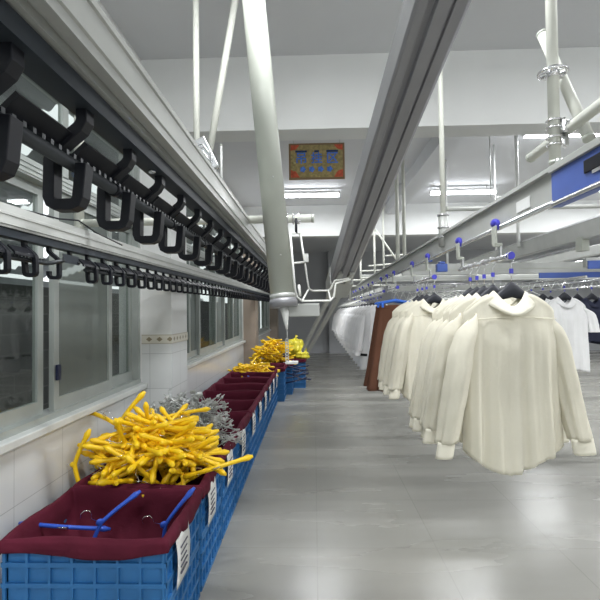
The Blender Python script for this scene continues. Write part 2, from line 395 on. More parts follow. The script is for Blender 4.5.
for k in range(5): MB().ell((-.3 + random.uniform(-.02, .02), -.006, .08 - k * .05), (.022, .003, .014), 8, 6).build('foil_patch', M['goldfoil'], bn)
MB().tube([(-.16, -.006, -.2), (-.08, -.006, -.175), (0, -.006, -.17)], .005, 6).build('foil_streak', M['goldfoil'], bn)
for s in (-1, 1): MB().tube([(s * .3, .01, .235), (s * .3, .01, .30)], .004, 6).build('hanging_wire', M['wire'], bn)

# ------------------------------------------------------------------ left conveyors (garment hook rails)
def carrier(mirror):
    s = -1 if not mirror else 1      # which way the drop arm leans
    t = bpy.data.objects.new('hook_carrier', None); C.objects.link(t); t.empty_display_size = .03
    pl = [(0, .01), (0, -.018), (.006, -.028), (.040, -.056), (.050, -.068), (.052, -.08), (.053, -.138), (.050, -.146), (.043, -.150), (.018, -.150), (.010, -.147), (.006, -.138), (.001, -.085)]
    MB().ribbon([(s * a, b) for a, b in pl], .018, -.013, .013).build('hook_frame', M['black'], t, bevel=.0015)
    a = MB(); X = s * .046
    a.ribbon([(s * .018, -.035), (s * .030, -.046), (s * .048, -.063), (s * .050, -.074)], .008, -.142, .0)
    a.build('side_plate', M['black'], t)
    MB().tube([(s * .0, -.0, .0), (s * .0, -.0, .022)], .006, 8).build('pin', M['silver'], t)
    return t
GU = 'black hook carriers on the upper rail'; GL = 'black hook carriers on the lower rail'
cu_ = carrier(False); tag(cu_, 'black hook carrier hanging in line from the nearer, upper rail', 'hook', GU)
cl_ = carrier(True); cl_.scale = (.88, .9, .9); tag(cl_, 'small black hook carrier hanging in line from the lower rail by the windows', 'hook', GL)
XU, ZU = -.362, 1.922
for k in range(31):
    y = .366 + k * .182
    if k == 0: cu_.location = (XU, y, ZU)
    else: dup(cu_, (XU, y, ZU))
XL = -1.15
def zl(y): return 1.890 + .009 * (y - 1.8)
for k in range(62):
    y = 1.824 - .172 + k * .172
    if k == 0: cl_.location = (XL, y, zl(y)); continue
    if k in (2, 3):      # the two odd ones: an open hook and a short stub
        o = bpy.data.objects.new('hook_carrier', None); C.objects.link(o); o.location = (XL, y, zl(y)); o.scale = (.88, .9, .9)
        tag(o, 'black open hook carrier without closed loop on the lower rail' if k == 2 else 'short black carrier stub with missing hook on the lower rail', 'hook')
        full = [(0, .01), (0, -.018), (.006, -.028), (.040, -.056), (.050, -.068), (.052, -.08), (.053, -.138), (.050, -.146), (.043, -.150), (.018, -.150), (.008, -.147), (.002, -.135), (.001, -.118)]
        MB().ribbon(full if k == 2 else full[:5], .016, -.012, .012).build('hook_frame', M['black'], o)
        if k == 3: MB().box(.046, .050, -.15, 0, -.072, -.03).build('side_plate', M['blacktrack'], o)
        continue
    dup(cl_, (XL, y, zl(y)))

def alurail(name, label, prof_alu, prof_blk, p0, p1):
    p0 = Vector(p0); p1 = Vector(p1); t = thing(name, label, 'rail', p0)
    d = p1 - p0
    MB().sweep(prof_alu, (0, 0, 0), d).build('aluminium_profile', M['alu'], t)
    if prof_blk: MB().sweep(prof_blk, (0, 0, 0), d).build('black_track', M['blacktrack'], t)
    return t, d
pa = [(-.05, .032), (-.012, .032), (-.012, .044), (.006, .044), (.006, .032), (.030, .032), (.030, .046), (.040, .046), (.040, .038), (.058, .038), (.058, .054), (.062, .056), (.062, .098), (.066, .100), (.066, .112), (-.05, .112)]
pb = [(-.022, 0), (.022, 0), (.022, .028), (.018, .032), (-.022, .032)]
t, d = alurail('overhead_rail', 'thick grey aluminium rail with black track running overhead at upper left', pa, pb, (XU, -.6, ZU), (XU, 6.1, ZU))
for k in range(9):
    y = .6 + .42 + k * .62
    MB().tube([(.0, y, -.006), (.0, y, .0)], .008, 8).build('bolt', M['silver'], t)
pa2 = [(-.035, .032), (.030, .032), (.030, .040), (.036, .042), (.036, .074), (.040, .076), (.040, .086), (.036, .088), (.036, .115), (-.035, .115)]
t, d = alurail('overhead_rail', 'lower grey aluminium rail with black track along the window wall', pa2, pb, (XL, .3, zl(.3)), (XL, 12.6, zl(12.6)))

def rod(name, label, x, z, y0, y1, sl=0, curl=False, r=.0105):
    t = thing(name, label, 'rod', (x, y0, z)); L = y1 - y0
    pts = [(0, 0, 0), (0, L * .5, sl * L * .5), (0, L, sl * L)]
    if curl: pts = pts + [(.01, L + .03, sl * L + .004), (.03, L + .06, sl * L + .014), (.04, L + .075, sl * L + .02)]
    MB().tube(pts, r, 12).build('bar', M['rod'], t)
    m = MB(); n = int(L / .022)
    for k in range(min(n, 260)):
        y = .01 + k * .022; m.box(-.004, .004, y - .004, y + .004, r * .8 + sl * y, r + .007 + sl * y)
    m.build('teeth', M['rod'], t)
    for k in range(int(L / .364)):
        y = .12 + k * .364
        MB().tube([(0, y - .008, sl * y), (0, y + .008, sl * y)], r * 1.22, 12).build('collar', M['black'], t)
    return t
rod('toothed_rod', 'dark toothed rod resting in the upper row of hook carriers', XU - .026, 1.841, .05, 5.9)
rod('toothed_rod', 'dark toothed rod with curled end in the first lower hook carriers', XL + .024, zl(1.5) - .080, 1.2, 1.93, .009, True, .009)
rod('toothed_rod', 'dark toothed rod running on through the lower hook carriers', XL + .024, zl(2.28) - .080, 2.27, 12.2, .009, False, .009)
# cable lying along the lower rail
pts = [at(-10, 198, 1.9), at(25, 206, 2.0), at(55, 214, 2.1), at(75, 216, 2.16), at(92, 228, 2.3), at(120, 242, 2.6)]
tag(MB().tube([(p.x, p.y, p.z) for p in pts], .004, 6).build('cable', M['black']), 'thin black cable drooping along the lower rail', 'cable')

# ------------------------------------------------------------------ pipes and supports
def pipe(p0, p1, r, label, name='support_pipe', m='pipe', rings=0, group=None):
    p0 = Vector(p0); p1 = Vector(p1); d = p1 - p0
    t = thing(name, label, 'pipe', p0, 0, group)
    MB().tube([(0, 0, 0), d], r, 16).build('shaft', M[m], t)
    for e in ((0, 0, 0), d):
        e = Vector(e); s = d.normalized() * .006
        MB().tube([e - s, e + s], r * 1.06, 16).build('end_cap', M['tube'], t)
    for k in range(rings):
        c = d * ((k + 1) / (rings + 1)); s = d.normalized() * .012
        MB().tube([c - s, c + s], r * 1.2, 16).build('ring_clamp', M['silver'], t)
    return t
def clamp(p, r, label, ax='z'):
    t = thing('pipe_clamp', label, 'clamp', p)
    n = 16
    for dz in (-.014, .014):
        if ax == 'z': pts = [(math.cos(a) * (r + .006), math.sin(a) * (r + .006), dz) for a in [2 * PI * i / n for i in range(n)]]
        else: pts = [(dz, math.cos(a) * (r + .006), math.sin(a) * (r + .006)) for a in [2 * PI * i / n for i in range(n)]]
        MB().tube(pts, .004, 6, closed=True).build('band', M['chrome'], t)
    MB().box(r, r + .03, -.012, .012, -.018, .018).build('lug', M['silver'], t, bevel=.003)
    MB().tube([(r + .018, 0, -.026), (r + .018, 0, .026)], .005, 8).build('bolt', M['chrome'], t)
    return t

# large leaning tube with end cap
pt0 = Vector((-.136, 2.06, 1.645)); pt1 = Vector((-.335, 2.2, 3.83)); dd = pt1 - pt0
bt = thing('leaning_tube', 'thick pale grey tube leaning down from the ceiling with a cone nozzle', 'tube', pt0)
MB().tube([(0, 0, 0), dd], .054, 28).build('tube_body', M['tube'], bt)
u = dd.normalized()
MB().tube([-u * .028, -u * .026, -u * .006, u * .01], [.05, .062, .064, .058], 28).build('end_cap', M['alud'], bt)
MB().tube([u * .008, u * .03], .0575, 28).build('collar', M['alu'], bt)
MB().tube([(.0, -.0, -.026), (.008, 0, -.05), (.012, 0, -.10), (.015, 0, -.125)], [.018, .017, .009, .004], 14).build('cone_nozzle', M['whiteplastic'], bt)
MB().tube([(.015, 0, -.12), (.017, 0, -.165)], .0016, 6).build('cord', M['whiteplastic'], bt)
MB().box(.0, .16, .02, .07, -.07, -.012).build('side_bracket', M['alu'], bt, bevel=.004)
for z in (.55, .2): MB().ell(u * z + Vector((.012, -.053, 0)), (.004, .003, .004), 8, 6).build('screw', M['wire'], bt)
# hanging perforated strip at the end of the cord
hs = thing('hanging_strip', 'small white perforated strip hung below the cone nozzle', 'strip', (-.123, 2.06, 1.38))
m = MB()
for s in (0, 1): m.box(-.006 + s * .012, -.003 + s * .012, 0, .004, 0, .1)
for k in range(9): m.box(-.006, .009, 0, .004, k * .012, k * .012 + .004)
m.build('ladder_strip', M['whiteplastic'], hs)
MB().box(-.006, .05, -.01, .02, -.012, 0).build('foot_plate', M['whiteplastic'], hs, bevel=.002)

pipe((-1.13, 2.26, 2.045), (-.0, 2.17, 2.03), .019, 'horizontal cream pipe crossing behind the thick leaning tube', 'cross_pipe', rings=0)
clamp((-.215, 2.175, 2.033), .019, 'chrome clamp on cross pipe left of the leaning tube', 'x')
clamp((-.105, 2.172, 2.032), .019, 'chrome clamp on cross pipe right of the leaning tube', 'x')
pipe((-1.15, 2.26, 2.0), (-1.15, 2.26, 3.83), .023, 'vertical cream pipe holding the lower rail near the window', rings=1)
pipe((-.70, 2.8, 2.30), (-.70, 2.8, 3.83), .019, 'upright cream pipe left of the leaning tube')
pipe((-.66, 2.84, 2.42), (-.41, 2.84, 3.83), .021, 'slanted cream brace beside the upright pipe at left')
pl = thing('pipe_bracket', 'silver plate bracket with bent rods where the two left pipes meet', 'bracket', at(205, 152, 2.72))
MB().box(-.06, .05, -.02, .02, -.10, .10, Matrix.Rotation(-.45, 4, 'Y')).build('plate', M['silver'], pl, bevel=.006)
for s in (-.02, .02): MB().tube([(-.06, -.04, .02 + s), (.0, -.05, .03 + s), (.05, -.04, -.04 + s), (.04, -.03, -.08 + s)], .005, 8).build('bent_rod', M['chrome'], pl)
pipe((-.66, 2.7, 2.50), (-.66, 8.5, 2.50), .024, 'thin grey rail running back behind the upper rail', 'back_rail', 'alu')
pipe((-.61, 3.1, 2.45), (-.61, 3.1, 2.72), .008, 'short threaded rod standing on the back rail', 'threaded_rod', 'whiteplastic')

# white wire guide from the pole to the sloping beam
wg = thing('wire_guide', 'white coated wire guide bent in an L beside the leaning tube', 'guide', (-.1, 2.1, 1.98))
def rel(px, py, Y): return at(px, py, Y) - Vector((-.1, 2.1, 1.98))
ra = [rel(291, 233, 2.05), rel(295, 288, 2.05), rel(297, 297, 2.06), rel(302, 301, 2.08), rel(330, 301, 2.2), rel(334, 297, 2.2), rel(336, 284, 2.2), rel(351, 280, 2.2)]
rb = [rel(301, 233, 2.25), rel(308, 283, 2.25), rel(309, 289, 2.25), rel(313, 291, 2.28), rel(328, 291, 2.28), rel(331, 289, 2.27), rel(335, 281, 2.26), rel(349, 279, 2.27)]
for r_ in (ra, rb): MB().tube(r_, .0048, 8).build('wire', M['whitewire'], wg)
for i, j in ((0, 0), (3, 2)): MB().tube([ra[i], rb[j]], .0045, 8).build('rung', M['whitewire'], wg)
MB().tube([rel(293.5, 263, 2.05), rel(305, 262, 2.25)], .0045, 8).build('rung', M['whitewire'], wg)
MB().tube([rel(330.5, 301, 2.2), rel(328.5, 291, 2.28)], .0045, 8).build('rung', M['whitewire'], wg)
MB().tube([rel(297, 218, 2.16), rel(297, 233, 2.15)], .006, 8).build('dark_stem', M['black'], wg)
MB().tube([rel(299, 285, 2.12), rel(300, 296, 2.10)], .0065, 8).build('end_pin', M['whitewire'], wg)
MB().box(-.012, .012, -.012, .012, -.02, .02).build('clip', M['whiteplastic'], wg, loc=rel(306.5, 258, 2.25))

# big sloping beam
sb0 = Vector((.30, .30, 2.385)); dirb = Vector((-.074, 1, -.290))
P = lambda Y: Vector((.242, 1.12, 2.165)) + (Y - 1.12) * dirb
p0 = P(.25); p1 = P(2.62)
sb = thing('sloping_beam', 'large dark grey metal beam sloping down the middle from above', 'beam', p0)
pr = [(-.056, .045), (-.056, -.03), (-.050, -.037), (-.030, -.037), (-.030, -.030), (-.016, -.030), (-.016, -.045), (.012, -.045), (.012, -.030), (.022, -.030), (.022, -.037), (.046, -.037), (.056, -.028), (.056, .045)]
MB().sweep(pr, (0, 0, 0), p1 - p0).build('beam_profile', M['alud'], sb, bevel=.002)
a0 = P(2.3) - p0; a1 = Vector((-.085, 4.15, 1.285)) - p0
for s in (-.022, .032): MB().sweep([(s - .011, -.05), (s + .011, -.05), (s + .011, -.028), (s - .011, -.028)], a0, a1).build('slide_strip', M['alu'], sb)
MB().sweep([(.0565, -.02), (.059, -.02), (.059, -.012), (.0565, -.012)], (0, 0, 0), p1 - p0).build('edge_trim', M['silver'], sb)
MB().sweep([(-.06, -.05), (.06, -.05), (.06, .05), (-.06, .05)], P(2.44) - p0, P(2.66) - p0).build('end_block', M['alu'], sb, bevel=.004)

# ------------------------------------------------------------------ right main conveyor
XR = .83
mr = thing('main_rail', 'long grey plate rail with silver tube carrying the cream shirts', 'rail', (XR, 1.5, 1.955))
m = MB(); L = 14.0
m.box(.0, .01, 0.12, L, .0, .115); m.box(-.02, .03, 0.12, L, .113, .128)
m.build('rail_plate', M['alu'], mr)
MB().tube([(-.012, 0.1, 0), (-.012, L, 0)], .0105, 12).build('running_tube', M['silver'], mr)
m = MB(); m.box(-.012, .02, -1.3, .12, -.012, .105); m.build('blue_channel', M['bluerail'], mr, bevel=.002)
MB().box(-.022, .03, -1.3, .12, .105, .128).build('top_flange', M['alu'], mr, bevel=.002)
MB().box(-.018, -.012, -.30, -.08, .045, .085).build('dark_slot', M['black'], mr, bevel=.006)
MB().box(-.016, -.012, -.18, -.12, .035, .06).build('silver_catch', M['silver'], mr)
MB().tube([(-.018, -1.3, -.004), (-.018, .1, -.004)], .008, 10).build('blue_lip', M['silver'], mr)
for y, w in ((.36, .12),): MB().box(-.004, .0, y - w / 2, y + w / 2, .03, .075).build('oval_slot', M['plaster'], mr, bevel=.002)
for y in (.10, .62, 1.5, 3, 4.5): MB().tube([(.005, y, .128), (.005, y, .15)], .012, 8).build('bolt', M['wire'], mr)

def trolley(y, L, label, first=None):
    t = thing('trolley_bar', label, 'trolley', (XR - .012, y, 1.955))
    for yy in (0, L):
        a = MB(); a.tube([(-.024, yy - .0, .012), (-.006, yy, .012)], .024, 16); a.build('wheel', M['bluewheel'], t, bevel=.002)
        MB().ell((-.017, yy + .012, .022), (.016, .034, .019), 12, 8).build('wheel_cover', M['bluewheel'], t)
        m = MB(); m.box(-.028, -.02, yy - .024, yy + .024, -.075, .006); m.box(-.028, .006, yy - .014, yy + .014, -.085, -.07); m.build('drop_arm', M['tube'], t, bevel=.003)
        MB().box(-.006, .004, yy - .014, yy + .014, -.13, -.075).build('lower_arm', M['silver'], t, bevel=.003)
    MB().tube([(0, -.1, -.135), (0, L + .06, -.135)], .010, 12).build('hanging_bar', M['silver'], t)
    MB().tube([(0, -.112, -.135), (0, -.098, -.135)], .0165, 14).build('blue_end_cap', M['bluewheel'], t)
    for k in range(9): 
        y2 = -.06 + k * (L + .08) / 8; MB().tube([(0, y2 - .003, -.135), (0, y2 + .003, -.135)], .0135, 12).build('spacer_ring', M['chrome'], t)
    return t
trolley(2.07, .52, 'blue wheeled trolley bar carrying the nearest group of cream shirts')
trolley(3.30, .52, 'blue wheeled trolley bar carrying the second group of cream shirts')
trolley(4.70, .45, 'blue wheeled trolley bar carrying the brown skirts')
for i, y in enumerate((5.6, 6.9, 8.2, 9.5)): trolley(y, .8, ['first', 'second', 'third', 'last'][i] + ' trolley bar over the row of white jackets')

# black clothes hanger
def clothes_hanger(material='hangerblack', tagm='bluewheel'):
    t = bpy.data.objects.new('clothes_hanger', None); C.objects.link(t)
    # origin at the bar: hook wraps over it
    pts = [(-.012, 0, -.012), (-.016, 0, .0), (-.011, 0, .012), (0, 0, .016), (.011, 0, .012), (.016, 0, 0), (.012, 0, -.018), (.0, 0, -.036), (0, 0, -.115)]
    MB().tube([(y, x, z) for x, y, z in [(p[0], p[1], p[2]) for p in pts]] and pts, .0022, 8).build('hook', M['chrome'], t)
    def fn(u, v):
        a = 2 * PI * u; s = v * 2 - 1; x = s * .165; h = .017 - .009 * abs(s) + .016 * math.exp(-(s / .30) ** 2); th = .012 + .004 * abs(s)
        z = -.141 - .098 * abs(s) ** 1.15
        if abs(s) > .98: h *= .5; th *= .5
        return Vector((x, math.cos(a) * th, z + math.sin(a) * h))
    MB().grid(fn, 12, 31, True).build('shoulder_bar', M[material], t)
    MB().box(-.007, .007, -.004, .004, -.075, -.055).build('size_tag', M[tagm], t)
    return t

# shirt generator; origin = neck centre height, hanging down
def shirt_mesh(seed, L=.715, a0=.192, a1=.212, depth=.046, sleeve=.50, shortsleeve=False, tail=.13, top=0.):
    rnd = random.Random(seed); ph = [rnd.uniform(0, 6.28) for _ in range(8)]
    def body(u, v):
        a = 2 * PI * u; c, s = math.cos(a), math.sin(a)
        A = a0 + (a1 - a0) * v ** .8
        x = A * (abs(c) ** .8) * (1 if c > 0 else -1)
        sm = min(1, v / .28); b = .020 + (depth - .020) * (sm * sm * (3 - 2 * sm))
        q = x / A
        b *= math.sqrt(max(0, 1 - (q * .97) ** 4)) * 1.05 + .08
        fold = (math.sin(q * 9 + ph[0] + v * .7) * .45 + math.sin(q * 17 + ph[1] - v * .6) * .42 + math.sin(q * 31 + ph[2] + .8 * v) * .28) * .022 * (v ** .9) * (1 if s > 0 else 1 - .75 * math.exp(-(x / .05) ** 2)) 
        y = (b + fold) * (1 if s > 0 else -1) * min(1, abs(s) * 2.2)
        if s < 0: y += -.012 * math.exp(-(x / .010) ** 2) * (1 if v > .12 else 0) + .012 * math.exp(-((abs(x) - .02) / .012) ** 2) * min(1, v * 2) * (1 if v > .17 else 0)   # back pleat
        dq = max(0, abs(x) - .075); zt = -.010 - .30 * dq - 3.0 * dq * dq - .058 * max(0, 1 - (x / .075) ** 2)
        Lx = L * (1 - tail * (abs(q) ** 2.5)) + (.02 * math.sin(q * 3 + ph[3])) * v
        z = zt * (1 - v * .8) - Lx * v
        x += math.sin(v * 5 + ph[4]) * .006 * v
        return Vector((x, y, z))
    B = MB().grid(body, 96, 40, True)
    sl = []
    for sd in (-1, 1):
        p = [rnd.uniform(0, 6.28) for _ in range(4)]
        S_ = sleeve
        ln = .22 if shortsleeve else S_
        def sf(u, v, sd=sd, p=p, ln=ln):
            a = 2 * PI * u
            cx = sd * (a0 - .022 + .055 * min(1, v * 4) ** .7 * .5 + (.085 if sd < 0 else .066) * v * (1.0 if not shortsleeve else .8)); cz = -.106 - ln * v; cy = -.012 + .02 * math.sin(v * 3 + p[0]) - .03 * v
            rx = (.044 + .004 * math.sin(v * PI)) * (min(1, v * 6 + .5)); ry = (.030 + .016 * math.sin(v * PI)) * (min(1, v * 5 + .35))
            f = 1 + .17 * math.sin(3 * a + p[1] + v * 1.5) * v ** .5 + .13 * math.sin(7 * a + p[2] - v * 1.2) * v ** .7 + .018 * math.sin(v * 26 + p[3] + math.cos(a) * 2)
            if v < .01: rx *= .8
            z = cz + .016 * (1 - v) * (-sd * math.cos(a)) * 1.0 
            return Vector((cx + rx * f * math.cos(a), cy + ry * f * math.sin(a), z))
        bm = MB().grid(sf, 28, 30, True)
        cf = MB()
        def cff(u, v, sd=sd, sf=sf, ln=ln):
            a = 2 * PI * u; e = sf(0, 1.0); e2 = sf(.5, 1.0); c = (e + e2) / 2
            r = .037 + .006 * math.sin(2 * a + sd)
            return Vector((c.x + sd * .012 * v + r * 1.12 * math.cos(a), c.y + r * .62 * math.sin(a), c.z + .006 - .065 * v))
        cf.grid(cff, 28, 6, True)
        sl.append((bm, cf))
    # collar: flared ring around neck, dropping at the back
    def col(u, v):
        a = 2 * PI * u; s = math.sin(a)
        fl = v
        rx = .068 + .040 * fl; ry = .030 + .030 * fl
        z = -.066 + .066 * abs(math.cos(a)) ** 1.6 + .006 * math.sin(PI * fl) - (.036 + .012 * abs(math.cos(a))) * fl
        return Vector((rx * math.cos(a), ry * s - .002, z))
    def stand(u, v):
        a = 2 * PI * u
        return Vector(((.070 - .004 * v) * math.cos(a), (.033) * math.sin(a), -.094 + .066 * abs(math.cos(a)) ** 1.6 + .030 * v))
    K = MB().grid(col, 36, 6, True); K.grid(stand, 36, 4, True)
    return B, sl, K
def yoke_seam(body_fnL=.70, a0=.195):
    return None
def make_garment(name, label, cat, seed, mb, mc, loc, rz=0, group=None, cuffs=True, trim=None, **kw):
    t = thing(name, label, cat, loc, rz, group)
    B, sl, K = shirt_mesh(seed, **kw)
    B.build('body', M[mb], t, solid=.0012)
    for bm, cf in sl:
        o = bm.build('sleeve', M[mb], t, solid=.0012)
        if cuffs: cf.build('cuff', M[mc], o, solid=.002)
    K.build('collar', M[mc], t, solid=.0015)
    if mb == 'shirt':
        pts = [(x, -.0, -.105 - .012 * abs(x) / .2) for x in [i * .0195 - .185 for i in range(20)]]
        # raised yoke seam across the back
        m = MB(); yv = [(p[0], -(.012 + .043 * .55) * (math.sqrt(max(0, 1 - (p[0] / .2 * .97) ** 4)) + .1) - .002, p[2]) for p in pts]
        m.tube(yv, .0016, 6).build('yoke_seam', M[mc], t)
    if trim:
        z = -kw.get('L', .7) * .80
        m = MB(); A = kw.get('a1', .2) + .012; D = kw.get('depth', .05) + .05
        m.grid(lambda u, v: Vector((A * math.cos(2 * PI * u), D * math.sin(2 * PI * u), z - .03 * v - .07 * 0)), 40, 3, True); m.build('black_trim', M[trim], t, solid=.002)
    return t
ZBAR = 1.82; ZN = 1.672
h0 = clothes_hanger()
hangers_used = False
def hang(y, rz, label, group, x=XR - .012, zbar=ZBAR):
    global hangers_used
    if not hangers_used:
        h0.location = (x, y, zbar); h0.rotation_euler = (0, 0, rz); tag(h0, label, 'hanger', group); hangers_used = True; return h0
    c = dup(h0, (x, y, zbar), (0, 0, rz), label, group); c['category'] = 'hanger'; return c
protos = []
ys = [1.96, 2.16, 2.27, 2.37, 2.47, 3.20, 3.42, 3.56, 3.72]
slab = ['cream long sleeved shirt nearest the camera, its back pleat facing us',
        'cream shirt hanging second, directly behind the nearest shirt',
        'cream shirt hanging third from the camera on the main rail',
        'cream shirt hanging fourth from the camera on the main rail',
        'cream shirt hanging last in the nearest group of five',
        'first cream shirt of the second group, past the gap',
        'second cream shirt of the group beyond the gap',
        'third cream shirt of the group beyond the gap',
        'farthest cream shirt, hanging in front of the brown skirt']
for i, y in enumerate(ys):
    rz = [.10, .06, .12, .04, .09, .08, .13, .05, .1][i]
    XS = XR - .03
    hang(y, rz, 'black shoulder hanger inside ' + ['the nearest cream shirt', 'the second cream shirt', 'the third cream shirt', 'the fourth cream shirt', 'the fifth cream shirt', 'the first shirt past the gap', 'the second shirt past the gap', 'the third shirt past the gap', 'the farthest cream shirt'][i], 'black shirt hangers')
    if i < 3:
        protos.append(make_garment('shirt', slab[i], 'shirt', 11 + i, 'shirt', 'shirtc', (XR - .025, y, ZN), rz, 'cream shirts on the main rail'))
    else:
        dup(protos[i % 3], (XR - .025, y, ZN + random.uniform(-.004, .004)), (0, 0, rz), slab[i])

# brown skirts
def skirt(loc, rz, label, seed=3):
    t = thing('skirt', label, 'skirt', loc, rz, 'brown skirts'); rnd = random.Random(seed); p = rnd.uniform(0, 6)
    def fn(u, v):
        a = 2 * PI * u; A = .165 + .12 * v; D = .035 + .07 * v
        f = 1 + .10 * v ** .6 * math.sin(11 * a + p) + .04 * v * math.sin(7 * a + 2 * v)
        return Vector((A * f * math.cos(a), D * (1 + .5 * v * math.sin(9 * a + p)) * math.sin(a), -.84 * v - .012 * math.cos(a) ** 2 * (1 - v)))
    MB().grid(fn, 90, 30, True).build('pleated_body', M['brown'], t, solid=.0015)
    MB().grid(lambda u, v: Vector(((.167 + .0) * math.cos(2 * PI * u), .038 * math.sin(2 * PI * u), .006 - .035 * v - .012 * math.cos(2 * PI * u) ** 2)), 40, 4, True).build('waistband', M['brown'], t, solid=.003)
    return t
def blue_hanger(loc, rz, label):
    t = thing('skirt_hanger', label, 'hanger', loc, rz)
    MB().tube([(-.012, 0, -.008), (-.015, 0, .004), (0, 0, .015), (.014, 0, .004), (.004, 0, -.03), (0, 0, -.12)], .0022, 8).build('hook', M['chrome'], t)
    MB().tube([(-.18, 0, -.155), (-.15, 0, -.148), (0, 0, -.125), (.15, 0, -.148), (.18, 0, -.155)], [.010, .013, .016, .013, .010], 12).build('shoulder_bar', M['skyhanger'], t)
    for s in (-1, 1): MB().box(s * .14 - .012, s * .14 + .012, -.04, .04, -.195, -.150).build('clip', M['skyhanger'], t, bevel=.004)
    return t
for i, y in enumerate((4.72, 4.95)):
    blue_hanger((XR - .012, y, ZBAR), .1 - .25 * i, 'bright blue clip hanger holding the %s brown skirt' % ('front' if i == 0 else 'rear'))
    skirt((XR - .012, y, 1.645), .1 - .25 * i, 'long brown pleated skirt hanging %s' % ('beside the last cream shirt' if i == 0 else 'between front skirt and white jackets'), 3 + i)

# white jackets
NUM = ['first', 'second', 'third', 'fourth', 'fifth', 'sixth', 'seventh', 'eighth', 'ninth', 'tenth', 'eleventh', 'twelfth', 'thirteenth', 'last']
jl = ['white jacket with black hem trim hanging %s behind the brown skirts' % q for q in NUM]
jp = None
for i, y in enumerate((5.75, 6.05, 6.4, 6.75, 7.15, 7.55, 8.0, 8.5, 9.1, 9.7, 10.4, 11.2, 12.1, 13.1)):
    hang(y, 0, 'black hanger carrying the %s white jacket' % NUM[i], 'black jacket hangers')
    if jp is None: jp = make_garment('jacket', jl[0], 'jacket', 31, 'white', 'white', (XR - .012, y, ZN), 0, 'white jackets with black trim', trim='blacktrim', L=.62 + .12, a0=.20, a1=.27, depth=.13, sleeve=.46, tail=.0)
    else: dup(jp, (XR - .012, y, ZN), (0, 0, random.uniform(-.1, .1)), jl[i])
# empty grey hangers in the far part of the rail
def wire_hanger():
    t = bpy.data.objects.new('wire_hanger', None); C.objects.link(t)
    MB().tube([(-.014, 0, -.004), (-.012, 0, .010), (0, 0, .016), (.012, 0, .010), (.014, 0, -.002), (0, 0, -.03), (0, 0, -.055)], .0028, 6).build('hook', M['chrome'], t)
    MB().tube([(0, 0, -.055), (-.19, 0, -.13), (-.195, 0, -.14), (-.18, 0, -.145), (.18, 0, -.145), (.195, 0, -.14), (.19, 0, -.13)], .0038, 6, closed=True).build('wire_triangle', M['whitewire'], t)
    return t
wh = wire_hanger(); tag(wh, 'empty pale wire hanger in the tight row over the white jackets', 'hanger', 'empty hangers at the far end of the main rail')
for k in range(26):
    y = 8.5 + k * .19
    if k == 0: wh.location = (XR, y, ZBAR + .02); wh.rotation_euler = (0, 0, .5)
    else: dup(wh, (XR, y, ZBAR + .02), (0, 0, .5 + random.uniform(-.1, .1)))
tag(MB().tube([(0, 0, 0), (0, 4.9, 0)], .01, 10).build('hanging_bar', M['silver'], loc=(XR, 8.5, ZBAR + .02)), 'silver bar holding the far row of empty wire hangers', 'bar')

# ---- supports at right front
pipe((.925, 1.8, 2.155), (.925, 1.8, 3.83), .0205, 'upright cream pipe hanging over the blue rail section', rings=0)
pipe((.985, 1.86, 2.26), (.80, 1.80, 2.62), .0205, 'short slanted cream pipe beside the upright pipe at right') if False else None
pipe(at(588, 143, 1.72), at(545, 38, 1.95), .0205, 'slanted cream brace crossing behind the upright pipe at right')
pipe((.965, 2.08, 2.265), (.99, .6, 2.32), .0205, 'cream pipe running toward the viewer past the clamps')
clamp((.925, 1.8, 2.30), .0205, 'chrome clamp high on the upright pipe at right')
clamp((.925, 1.8, 2.235), .0205, 'chrome clamp low on the upright pipe at right')
cw = thing('ceiling_joint', 'chrome wheel-like joint at the head of the right pipes', 'joint', (.925, 1.8, 2.50))
MB().tube([(math.cos(a) * .05, math.sin(a) * .05, 0) for a in [2 * PI * i / 24 for i in range(24)]], .006, 8, closed=True).build('ring', M['chrome'], cw)
for k in range(3): MB().tube([(math.cos(k * PI / 3) * .05, math.sin(k * PI / 3) * .05, 0), (-math.cos(k * PI / 3) * .05, -math.sin(k * PI / 3) * .05, 0)], .005, 8).build('spoke', M['chrome'], cw)
MB().tube([(0, 0, -.02), (0, 0, .02)], .026, 16).build('hub', M['chrome'], cw)
sc = thing('swivel_coupler', 'shiny swivel coupler joining the crossing pipes at right', 'clamp', at(568, 132, 1.78))
MB().box(-.03, .03, -.02, .02, -.022, .022).build('block', M['chrome'], sc, bevel=.008)
MB().tube([(-.02, -.03, .01), (.03, -.03, .02)], .007, 8).build('bolt', M['chrome'], sc)

# pole at the main rail
pipe((.83, 3.0, 2.03), (.83, 3.0, 3.83), .016, 'upright cream pipe dropping to the main rail right of the sloping beam')
sl = thing('pipe_sleeve', 'grey sleeve with rings at the foot of the main rail pipe', 'sleeve', (.83, 3.0, 2.0))
MB().tube([(0, 0, 0), (0, 0, .21)], .030, 16).build('sleeve_body', M['alu'], sl)
for z in (.06, .12, .2): MB().tube([(0, 0, z - .004), (0, 0, z + .004)], .037, 16).build('ring', M['silver'], sl)
pipe((.86, 3.02, 2.245), (2.2, 3.1, 2.262), .015, 'horizontal grey pipe from the main rail pipe to the right', 'cross_pipe', 'alu')
